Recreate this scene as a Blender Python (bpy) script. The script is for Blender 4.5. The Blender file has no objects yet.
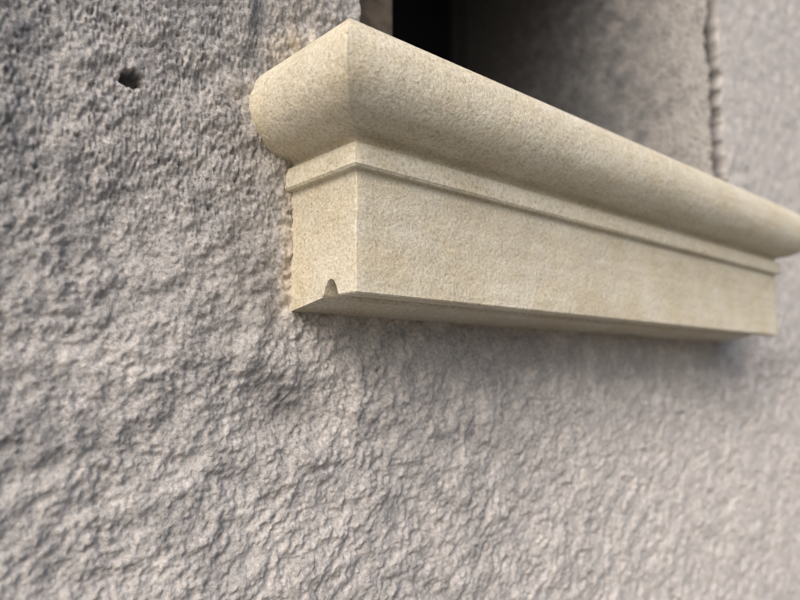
import bpy, math, numpy as np, bmesh
from mathutils import Vector
CZ=1.45            # eye height
WY=0.627           # wall plane
scene=bpy.context.scene

# ---------------------------------------------------------------- noise
N=2048; CELL=0.0015
kx=np.fft.fftfreq(N)[:,None]/CELL; kz=np.fft.rfftfreq(N)[None,:]/CELL
def band(wl,s=0.45,aniso=1.0,ang=0.0,seed=0):
    r=np.random.default_rng(seed)
    w=np.fft.rfft2(r.standard_normal((N,N)))
    c,si=math.cos(ang),math.sin(ang)
    ka=(kx*c+kz*si)*aniso; kb=(-kx*si+kz*c)
    k=np.sqrt(ka**2+kb**2)+1e-6
    f=np.exp(-(np.log(k*wl))**2/(2*s*s))
    h=np.fft.irfft2(w*f,s=(N,N)); h-=h.mean(); return h/h.std()
def samp(h,X,Z):
    a=(X/CELL)%N; b=(Z/CELL)%N
    i=np.floor(a).astype(int); j=np.floor(b).astype(int); fa=a-i; fb=b-j
    i%=N; j%=N; i2=(i+1)%N; j2=(j+1)%N
    return h[i,j]*(1-fa)*(1-fb)+h[i2,j]*fa*(1-fb)+h[i,j2]*(1-fa)*fb+h[i2,j2]*fa*fb
def ss(a,b,x):
    t=np.clip((x-a)/(b-a),0,1); return t*t*(3-2*t)
def blob(X,Z,x,z,rx,rz):
    return np.exp(-(((X-x)/rx)**2+((Z-z)/rz)**2))
n_big=band(0.22,0.5,seed=1)
n_mid=band(0.055,0.5,1.15,0.6,seed=2)
n_worm=band(0.0165,0.40,1.15,0.9,seed=3)
n_worm2=band(0.010,0.4,1.10,-0.3,seed=4)
n_fine=band(0.0055,0.35,seed=5)
n_pit=band(0.012,0.4,seed=6)
n_vert=band(0.016,0.4,0.22,0.0,seed=8)
n_stain=band(0.10,0.6,seed=9)
n_vst=band(0.05,0.5,0.2,0.0,seed=10)
n_gr=band(0.026,0.4,1.1,0.4,seed=12)

def add_attr(me,name,arr):
    a=me.attributes.new(name,'FLOAT','POINT'); a.data.foreach_set('value',arr.astype(np.float32).ravel())
def grid_mesh(name,P,mask=None,attrs={}):
    nx,nz=P.shape[:2]
    idx=np.arange(nx*nz).reshape(nx,nz)
    q=np.stack([idx[:-1,:-1],idx[1:,:-1],idx[1:,1:],idx[:-1,1:]],-1)
    q=q[mask] if mask is not None else q.reshape(-1,4)
    me=bpy.data.meshes.new(name)
    me.vertices.add(nx*nz); me.vertices.foreach_set('co',P.astype(np.float32).ravel())
    me.loops.add(q.size); me.loops.foreach_set('vertex_index',q.astype(np.int32).ravel())
    me.polygons.add(len(q)); me.polygons.foreach_set('loop_start',np.arange(0,q.size,4,dtype=np.int32))
    me.update(calc_edges=True)
    me.polygons.foreach_set('use_smooth',np.ones(len(q),bool))
    for k,v in attrs.items(): add_attr(me,k,v)
    me.update(); me.validate()
    o=bpy.data.objects.new(name,me); scene.collection.objects.link(o); return o

# ---------------------------------------------------------------- nodes
def mat(name):
    m=bpy.data.materials.new(name); m.use_nodes=True
    nt=m.node_tree; b=nt.nodes['Principled BSDF']; return m,nt,b
def noise(nt,vec,scale,detail=4,rough=0.6):
    n=nt.nodes.new('ShaderNodeTexNoise'); n.inputs['Scale'].default_value=scale
    n.inputs['Detail'].default_value=detail; n.inputs['Roughness'].default_value=rough
    nt.links.new(vec,n.inputs['Vector']); return n.outputs['Fac']
def ramp(nt,fac,stops):
    r=nt.nodes.new('ShaderNodeValToRGB'); e=r.color_ramp.elements
    e[0].position,e[0].color=stops[0][0],(*stops[0][1],1)
    e[1].position,e[1].color=stops[-1][0],(*stops[-1][1],1)
    for p,c in stops[1:-1]:
        x=e.new(p); x.color=(*c,1)
    nt.links.new(fac,r.inputs['Fac']); return r.outputs['Color']
def mixc(nt,fac,a,b,mode='MIX'):
    n=nt.nodes.new('ShaderNodeMix'); n.data_type='RGBA'; n.blend_type=mode
    for s,i in ((fac,0),(a,6),(b,7)):
        if isinstance(s,(int,float)): n.inputs[i].default_value=s
        elif isinstance(s,tuple): n.inputs[i].default_value=(*s,1)
        else: nt.links.new(s,n.inputs[i])
    return n.outputs[2]
def attr(nt,name):
    n=nt.nodes.new('ShaderNodeAttribute'); n.attribute_name=name; return n.outputs['Fac']
def math_(nt,op,a,b=None,clamp=False):
    n=nt.nodes.new('ShaderNodeMath'); n.operation=op; n.use_clamp=clamp
    for i,s in enumerate((a,b)):
        if s is None: continue
        if isinstance(s,(int,float)): n.inputs[i].default_value=s
        else: nt.links.new(s,n.inputs[i])
    return n.outputs[0]
def bump(nt,h,b,dist,strength=1.0):
    n=nt.nodes.new('ShaderNodeBump'); n.inputs['Distance'].default_value=dist; n.inputs['Strength'].default_value=strength
    nt.links.new(h,n.inputs['Height']); nt.links.new(n.outputs[0],b.inputs['Normal'])

# wall material
mw,nt,b=mat('rough_cement_render')
pos=nt.nodes.new('ShaderNodeNewGeometry').outputs['Position']
base=ramp(nt,noise(nt,pos,7,4,0.6),[(0.3,(0.365,0.357,0.356)),(0.5,(0.44,0.427,0.421)),(0.7,(0.51,0.490,0.479))])
g=ramp(nt,noise(nt,pos,260,3,0.75),[(0.3,(0.52,0.51,0.50)),(0.5,(0.96,0.955,0.95)),(0.70,(1.36,1.34,1.32))])
c=mixc(nt,1.0,base,g,'MULTIPLY')
c=mixc(nt,attr(nt,'tan'),c,mixc(nt,1.0,(0.54,0.465,0.365),g,'MULTIPLY'))
c=mixc(nt,attr(nt,'pale'),c,mixc(nt,0.6,(0.64,0.613,0.595),g,'MULTIPLY'))
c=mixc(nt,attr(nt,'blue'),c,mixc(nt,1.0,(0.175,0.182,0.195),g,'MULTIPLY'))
c=mixc(nt,attr(nt,'dirt_shade'),c,(0.065,0.061,0.060))
c=mixc(nt,attr(nt,'gap'),c,(0.012,0.011,0.011))
nt.links.new(c,b.inputs['Base Color']); b.inputs['Roughness'].default_value=0.92
b.inputs['Specular IOR Level'].default_value=0.25
bump(nt,noise(nt,pos,260,3,0.7),b,0.0022,0.75)

# ---------------------------------------------------------------- wall
OX0,OX1=0.488,1.468; OZ0,OZ1=0.305,1.25       # opening (z relative to eye)
def seg(a,b,s): n=max(1,int(round((b-a)/s))); return np.linspace(a,b,n,endpoint=False)
xs=np.concatenate([seg(-6,-0.3,0.15),seg(-0.3,0.04,0.01),seg(0.04,OX0,0.0014),seg(OX0,1.0,0.0018),seg(1.0,OX1,0.0026),seg(OX1,1.58,0.002),seg(1.58,2.15,0.004),seg(2.15,2.6,0.02),seg(2.6,9,0.2),[9.0]])
zs=np.concatenate([seg(-1.45,-0.75,0.03),seg(-0.75,-0.33,0.003),seg(-0.33,OZ0,0.0015),seg(OZ0,0.46,0.0015),seg(0.46,1.1,0.004),seg(1.1,OZ1,0.02),seg(OZ1,3.2,0.1),[3.2]])
X,Z=np.meshgrid(xs,zs,indexing='ij')
vz=ss(0.08,0.2,Z)*ss(0.46,0.36,X)                 # scraped zone upper left
right=ss(1.53,1.55,X)*ss(0.02,0.12,Z)             # dressed stone right of opening
worm=np.tanh(samp(n_worm,X,Z)*0.75)
H=0.0016*samp(n_big,X,Z)+0.0012*samp(n_mid,X,Z)
Hs=(0.00120*worm*(1-0.45*vz)+0.00042*samp(n_worm2,X,Z)+0.00024*samp(n_fine,X,Z)+0.00115*np.tanh(samp(n_gr,X,Z))*(1-0.6*vz)+0.0010*vz*samp(n_vert,X,Z))
Hs*=0.85+0.22*np.clip(samp(n_stain,X+1.1,Z),-1.2,1.5)
pit=ss(1.1,2.3,samp(n_pit,X,Z))
Hs=Hs-0.0026*pit*(0.2+0.6*vz)
lump=ss(1.1,2.2,samp(n_pit,X+0.7,Z+0.3)); Hs+=0.0015*lump
H=H*(1-0.4*right)+Hs*(1-0.6*right)
hole=ss(1.25,0.7,np.sqrt(((X-0.216)/0.0100)**2+((Z-0.278)/0.0085)**2)+0.12*samp(n_worm2,X,Z))
H-=0.016*hole
H-=0.014*blob(X,Z,0.408,-0.045,0.050,0.026)
H-=0.007*blob(X,Z,0.365,-0.025,0.03,0.02)
H+=0.007*blob(X,Z,0.488,-0.03,0.010,0.032)
H+=0.005*blob(X,Z,0.37,0.012,0.05,0.014)
H-=0.004*blob(X,Z,0.347,0.40,0.007,0.06)
gx=1.509+0.0030*samp(n_mid,X*0+0.4,Z)+0.0008*samp(n_worm,X*0+.2,Z)
groove=ss(0.033,0.028,np.abs(X-gx))*ss(0.2,0.24,Z)
H-=0.045*groove
near=ss(0.05,0.0,np.hypot(np.maximum(0.345-X,0)+np.maximum(X-0.5,0),np.maximum(0.25-Z,0)+np.maximum(Z-0.335,0)))
tan=np.clip(blob(X,Z,0.42,0.375,0.050,0.040)*1.3*(0.7+0.3*samp(n_mid,X,Z))+0.2*near,0,0.9)
tan=np.maximum(tan,0.6*ss(0.014,0.004,np.abs(X-0.392))*ss(0.05,0.075,Z)*ss(0.28,0.24,Z))
tan=np.maximum(tan,0.4*ss(0.012,0.003,np.abs(Z-0.070))*ss(0.37,0.40,X)*ss(1.5,1.47,X))
tan*=(1-right)
H+=0.0025*tan*np.clip(samp(n_worm,X,Z)*.4+.6,0,2)
pale=np.clip(0.5*ss(-0.2,1.6,samp(n_stain,X,Z))*ss(0.9,0.5,vz)+0.6*right+0.75*blob(X,Z,0.10,-0.17,0.035,0.06)+0.30*ss(-0.02,-0.2,Z)+0.5*ss(0.6,1.2,X)*ss(0.1,-0.1,Z)+0.5*blob(X,Z,0.475,-0.10,0.006,0.09),0,1)
blue=np.clip(0.85*blob(X,Z,0.347,0.41,0.010,0.07)+0.55*blob(X,Z,0.12,0.33,0.012,0.30)+0.50*vz*ss(-0.8,1.3,samp(n_vst,X,Z))+0.25*ss(0.1,1.6,samp(n_stain,X+.6,Z+.4))*ss(1.2,0.6,X),0,1)
dirt_shade=np.clip(0.45*ss(-0.0014,-0.0040,Hs)*(1-0.7*right)+0.9*hole+0.20*blob(X,Z,0.34,0.09,0.035,0.05)+0.40*blob(X,Z,0.40,-0.04,0.045,0.022),0,1)  # pit dirt, plus shade painted into the dimple; hole and left patch darker
gap=np.clip(groove*1.3,0,1)
P=np.stack([X,WY-H,Z+CZ],-1)
cx=(xs[:-1]+xs[1:])/2; cz=(zs[:-1]+zs[1:])/2
CX,CZm=np.meshgrid(cx,cz,indexing='ij')
keep=~((CX>OX0)&(CX<OX1)&(CZm>OZ0)&(CZm<OZ1))
wall=grid_mesh('rough_rendered_wall',P,keep,dict(tan=tan,pale=pale,blue=blue,dirt_shade=dirt_shade,gap=gap))
wall.data.materials.append(mw)

DEPTH=0.80
def reveal_side(name,X0,ix,sgn):
    ys=np.concatenate([[0.0],np.linspace(0.003,DEPTH,300)])
    zi=np.where((zs>=OZ0-1e-6)&(zs<=OZ1+1e-6))[0]
    zz=zs[zi]; hh0=H[ix,zi]
    Y,Z2=np.meshgrid(ys,zz,indexing='ij')
    hn=0.00035*np.tanh(samp(n_worm,Y+0.9,Z2))+0.0005*samp(n_mid,Y,Z2)+0.0003*samp(n_worm2,Y,Z2)-0.002*ss(1.5,2.3,samp(n_pit,Y,Z2))
    hn*=ss(0,0.02,Y)
    YY=WY+Y; YY[0,:]=WY-hh0
    P=np.stack([X0+sgn*hn,YY,Z2+CZ],-1)
    depth_shade=np.clip(0.22+ss(0.02,0.38,Y+0.05*samp(n_stain,Y,Z2))*0.75,0,1)  # darkens with depth: recess shade painted into the jamb colour
    o=grid_mesh(name,P,None,dict(tan=Y*0,gap=Y*0,pale=0.75*ss(0.16,0.0,Y+0.02*samp(n_mid,Y,Z2)),blue=depth_shade,dirt_shade=np.clip(0.85*ss(0.9,1.6,samp(n_pit,Y,Z2))+0.65*ss(0.8,1.6,samp(n_worm2,Y+.3,Z2))+0.75*ss(0.15,0.58,Y+0.04*samp(n_stain,Y+.5,Z2)),0,1)))  # pit grime plus shade painted in towards the deep end, outer edge paler
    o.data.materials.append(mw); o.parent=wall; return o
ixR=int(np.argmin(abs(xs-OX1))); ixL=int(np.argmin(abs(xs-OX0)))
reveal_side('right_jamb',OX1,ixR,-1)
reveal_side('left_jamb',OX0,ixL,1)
def box(name,a,b,m,parent=None,bev=0.0):
    (x0,y0,z0),(x1,y1,z1)=a,b
    v=[(x,y,z) for x in(x0,x1) for y in(y0,y1) for z in(z0,z1)]
    f=[(0,1,3,2),(4,6,7,5),(0,4,5,1),(2,3,7,6),(0,2,6,4),(1,5,7,3)]
    me=bpy.data.meshes.new(name); me.from_pydata(v,[],f); me.update()
    o=bpy.data.objects.new(name,me); scene.collection.objects.link(o); me.materials.append(m)
    if bev:
        md=o.modifiers.new('bevel','BEVEL'); md.width=bev; md.segments=2
    if parent: o.parent=parent
    return o
box('lintel',(OX0-0.2,WY+0.012,OZ1+CZ+0.001),(OX1+0.2,WY+DEPTH,OZ1+CZ+0.2),mw,wall)
box('opening_bed',(OX0-0.02,WY+0.20,0.2+CZ),(OX1+0.02,WY+DEPTH,0.292+CZ),mw,wall)

# window
md_,nt,b=mat('weathered_dark_timber')
pos=nt.nodes.new('ShaderNodeNewGeometry').outputs['Position']
c=ramp(nt,noise(nt,pos,40,5,0.6),[(0.3,(0.055,0.042,0.030)),(0.7,(0.14,0.108,0.078))])
nt.links.new(c,b.inputs['Base Color']); b.inputs['Roughness'].default_value=0.8
bump(nt,noise(nt,pos,150,4,0.6),b,0.001,0.6)
mg,nt,b=mat('shade_dark_pane'); b.inputs['Base Color'].default_value=(0.008,0.008,0.009,1); b.inputs['Roughness'].default_value=0.6  # near-black colour stands in for the unlit interior
b.inputs['Specular IOR Level'].default_value=0.1
win=bpy.data.objects.new('window',None); scene.collection.objects.link(win)
Yb=WY+0.72; z0=0.296+CZ; z1=OZ1+CZ-0.004
box('pane',(OX0+0.03,Yb+0.02,z0+0.03),(OX1-0.03,Yb+0.026,z1-0.03),mg,win)
mk,nt,b=mat('shade_dark_frame'); b.inputs['Base Color'].default_value=(0.02,0.019,0.018,1); b.inputs['Roughness'].default_value=0.7  # frame colour blackened to carry the shade inside the window
box('bottom_rail',(OX0+0.064,Yb,z0),(OX1-0.064,Yb+0.05,z0+0.06),mk,win,0.004)
box('top_rail',(OX0+0.064,Yb,z1-0.06),(OX1-0.064,Yb+0.05,z1),mk,win,0.004)
box('right_stile',(OX1-0.062,Yb-0.002,z0),(OX1-0.004,Yb+0.052,z1),mk,win,0.004)
box('left_stile',(OX0+0.004,Yb-0.002,z0),(OX0+0.062,Yb+0.052,z1),mk,win,0.004)
box('glazing_bar',(0.97,Yb-0.001,z0+0.061),(1.0,Yb+0.018,z1-0.061),mk,win,0.004)
box('left_casing',(OX0+0.006,WY+0.05,z0+0.03),(OX0+0.100,WY+0.11,z1),md_,win,0.006)

# ---------------------------------------------------------------- sill
ms,nt,b=mat('cream_limestone')
pos=nt.nodes.new('ShaderNodeNewGeometry').outputs['Position']
base=ramp(nt,noise(nt,pos,12,4,0.6),[(0.3,(0.69,0.635,0.515)),(0.5,(0.75,0.71,0.60)),(0.7,(0.79,0.757,0.66))])
sp=ramp(nt,noise(nt,pos,250,4,0.8),[(0.32,(0.52,0.49,0.42)),(0.47,(0.93,0.92,0.89)),(0.66,(1.18,1.18,1.18))])
c=mixc(nt,0.85,base,sp,'MULTIPLY')
mp=nt.nodes.new('ShaderNodeMapping'); mp.inputs['Scale'].default_value=(0.10,1,1); nt.links.new(pos,mp.inputs['Vector'])
streak=noise(nt,mp.outputs[0],70,4,0.6)
c=mixc(nt,0.30,c,ramp(nt,streak,[(0.38,(0.76,0.69,0.58)),(0.6,(1.04,1.03,1.02))]),'MULTIPLY')
c=mixc(nt,0.35,c,ramp(nt,noise(nt,pos,22,3,0.6),[(0.42,(1,1,1)),(0.68,(0.95,0.86,0.68))]),'MULTIPLY')
nt.links.new(c,b.inputs['Base Color']); b.inputs['Roughness'].default_value=0.85; b.inputs['Specular IOR Level'].default_value=0.3
hh=math_(nt,'ADD',noise(nt,pos,250,4,0.75),math_(nt,'MULTIPLY',noise(nt,pos,50,3,0.6),2.0))
bump(nt,hh,b,0.0015,0.9)

BZ=0.079+CZ
ctrl=[(0,0.0015),(0.0,0.02),(0.0,0.1205),(0.0008,0.1225),(0.0068,0.1232),(0.0088,0.1258),(0.0092,0.134),(0.0088,0.1435),(0.0068,0.1475),
      (0.0012,0.1485),(0.0008,0.1525),(0.0055,0.1560),(0.020,0.1600),(0.036,0.1675),(0.0475,0.180),(0.0540,0.194),(0.0560,0.209),(0.0545,0.223),(0.0495,0.236),(0.041,0.2470),(0.028,0.2535),(0.008,0.2565)]
prof=[(-0.0015,0.0)]+ctrl[:9]
cr=ctrl[8:]
for i in range(1,len(cr)-1):
    p0,p1,p2=cr[i-1],cr[i],cr[i+1]; p3=cr[min(i+2,len(cr)-1)]
    for t in (0,0.33,0.66):
        prof.append(tuple(0.5*((2*p1[k])+(-p0[k]+p2[k])*t+(2*p0[k]-5*p1[k]+4*p2[k]-p3[k])*t*t+(-p0[k]+3*p1[k]-3*p2[k]+p3[k])*t**3) for k in(0,1)))
prof.append(cr[-1])
XL,XR=0.396,1.468; YF=0.512
rc=0.0014
def station():
    S=[]
    for y in np.linspace(WY+0.03,YF+0.012,14): S.append(lambda p,y=y:(XL-p,y))
    for a in np.linspace(0,90,5):
        a=math.radians(a); S.append(lambda p,a=a:(XL-p+rc-rc*math.cos(a),YF-p+rc-rc*math.sin(a)))
    for x in np.linspace(XL+0.012,XR-0.012,140): S.append(lambda p,x=x:(x,YF-p))
    for a in np.linspace(0,90,5):
        a=math.radians(a); S.append(lambda p,a=a:(XR+p-rc+rc*math.sin(a),YF-p+rc-rc*math.cos(a)))
    for y in np.linspace(YF+0.012,WY+0.03,14): S.append(lambda p,y=y:(XR+p,y))
    return S
S=station(); verts=[]; faces=[]; M=len(prof); K=len(S)
for s in S:
    for p,z in prof:
        x,y=s(p); verts.append((x,y,BZ+z))
for i in range(K-1):
    for j in range(M-1):
        a=i*M+j; faces.append((a,a+1,a+M+1,a+M))
faces.append([i*M for i in range(K)])
faces.append([i*M+M-1 for i in range(K)][::-1])
faces.append([j for j in range(M)][::-1]); faces.append([(K-1)*M+j for j in range(M)])
def fixn(me):
    bm=bmesh.new(); bm.from_mesh(me); bmesh.ops.recalc_face_normals(bm,faces=bm.faces); bm.to_mesh(me); bm.free()
me=bpy.data.meshes.new('stone_window_sill'); me.from_pydata(verts,[],faces); me.update(); fixn(me)
sill=bpy.data.objects.new('stone_window_sill',me); scene.collection.objects.link(sill); me.materials.append(ms)
gy=YF+0.041; w=0.0125; hgt=0.018
sec=[(-w-0.004,-0.01),(-w-0.003,-0.001),(-w,0.002),(-w*0.75,0.010),(-w*0.45,0.0160),(0,hgt),(w*0.45,0.0160),(w*0.75,0.010),(w,0.002),(w+0.003,-0.001),(w+0.004,-0.01)]
v=[];f=[]
for x in (XL-0.02,XR+0.02):
    for a,z in sec: v.append((x,gy+a,BZ+z))
n=len(sec)
for i in range(n): f.append((i,(i+1)%n,n+(i+1)%n,n+i))
f.append(tuple(range(n))[::-1]); f.append(tuple(range(n,2*n)))
cm=bpy.data.meshes.new('cut'); cm.from_pydata(v,[],f); cm.update(); fixn(cm)
cut=bpy.data.objects.new('cut',cm); scene.collection.objects.link(cut)
mod=sill.modifiers.new('b','BOOLEAN'); mod.object=cut; mod.operation='DIFFERENCE'; mod.solver='EXACT'
ya,yb_=gy+w+0.003,WY+0.03
v=[]
for x in (XL+0.0002,XR-0.0002):
    v+=[(x,ya,BZ-0.0005),(x,WY,BZ-0.010),(x,yb_-0.001,BZ-0.010),(x,yb_-0.001,BZ+0.006),(x,ya,BZ+0.006)]
f=[(0,1,2,3,4),(9,8,7,6,5)]+[(i,(i+1)%5,5+(i+1)%5,5+i) for i in range(5)]
lm=bpy.data.meshes.new('lip'); lm.from_pydata(v,[],f); lm.update(); fixn(lm); lm.materials.append(ms)
lip=bpy.data.objects.new('lip',lm); scene.collection.objects.link(lip)
mod2=sill.modifiers.new('u','BOOLEAN'); mod2.object=lip; mod2.operation='UNION'; mod2.solver='EXACT'
dg=bpy.context.evaluated_depsgraph_get()
nm=bpy.data.meshes.new_from_object(sill.evaluated_get(dg)); sill.modifiers.clear(); sill.data=nm
bpy.data.objects.remove(cut); bpy.data.objects.remove(lip)
nm.polygons.foreach_set('use_smooth',np.ones(len(nm.polygons),bool))
nm.set_sharp_from_angle(angle=math.radians(28))
box('sill_bed',(OX0-0.03,WY+0.0305,BZ+0.1),(OX1+0.03,WY+0.20,BZ+0.235),ms,sill)

# ---------------------------------------------------------------- ground
mgnd,nt,b=mat('paving'); pos=nt.nodes.new('ShaderNodeNewGeometry').outputs['Position']
nt.links.new(ramp(nt,noise(nt,pos,6,6,0.6),[(0.3,(0.10,0.097,0.092)),(0.7,(0.16,0.153,0.145))]),b.inputs['Base Color'])
b.inputs['Roughness'].default_value=0.9
bump(nt,noise(nt,pos,80,4,0.6),b,0.003,0.6)
me=bpy.data.meshes.new('ground'); me.from_pydata([(-200,-200,0),(200,-200,0),(200,200,0),(-200,200,0)],[],[(0,1,2,3)]); me.update()
gr=bpy.data.objects.new('ground',me); scene.collection.objects.link(gr); me.materials.append(mgnd)

# ---------------------------------------------------------------- light
S_=Vector((-0.66,-0.46,0.60)).normalized()
el=math.asin(S_.z)
w=bpy.data.worlds.new('World'); scene.world=w; w.use_nodes=True; nt=w.node_tree
sky=nt.nodes.new('ShaderNodeTexSky'); sky.sky_type='NISHITA'; sky.sun_disc=False
sky.sun_elevation=el; sky.sun_rotation=math.atan2(S_.x,S_.y); sky.air_density=1.0; sky.dust_density=4.5; sky.ozone_density=1.0
bg=nt.nodes['Background']; nt.links.new(sky.outputs[0],bg.inputs[0]); bg.inputs[1].default_value=0.15
L=bpy.data.lights.new('sun','SUN'); L.energy=1.5; L.angle=math.radians(36); L.color=(1,0.97,0.93)
lo=bpy.data.objects.new('sun',L); scene.collection.objects.link(lo); lo.rotation_euler=S_.to_track_quat('Z','Y').to_euler()
scene.view_settings.view_transform='Standard'; scene.view_settings.look='None'; scene.view_settings.exposure=0

# ---------------------------------------------------------------- camera
a=math.radians(41.5); e=math.radians(6.34)
F=Vector((math.sin(a)*math.cos(e),math.cos(a)*math.cos(e),math.sin(e)))
cd=bpy.data.cameras.new('camera'); cam=bpy.data.objects.new('camera',cd); scene.collection.objects.link(cam)
cam.location=(0,0,CZ); cam.rotation_euler=F.to_track_quat('-Z','Y').to_euler()
cd.sensor_width=36; cd.lens=30.4; cd.clip_start=0.01; cd.clip_end=1000
cd.dof.use_dof=True; cd.dof.focus_distance=0.70; cd.dof.aperture_fstop=2.9
scene.camera=cam
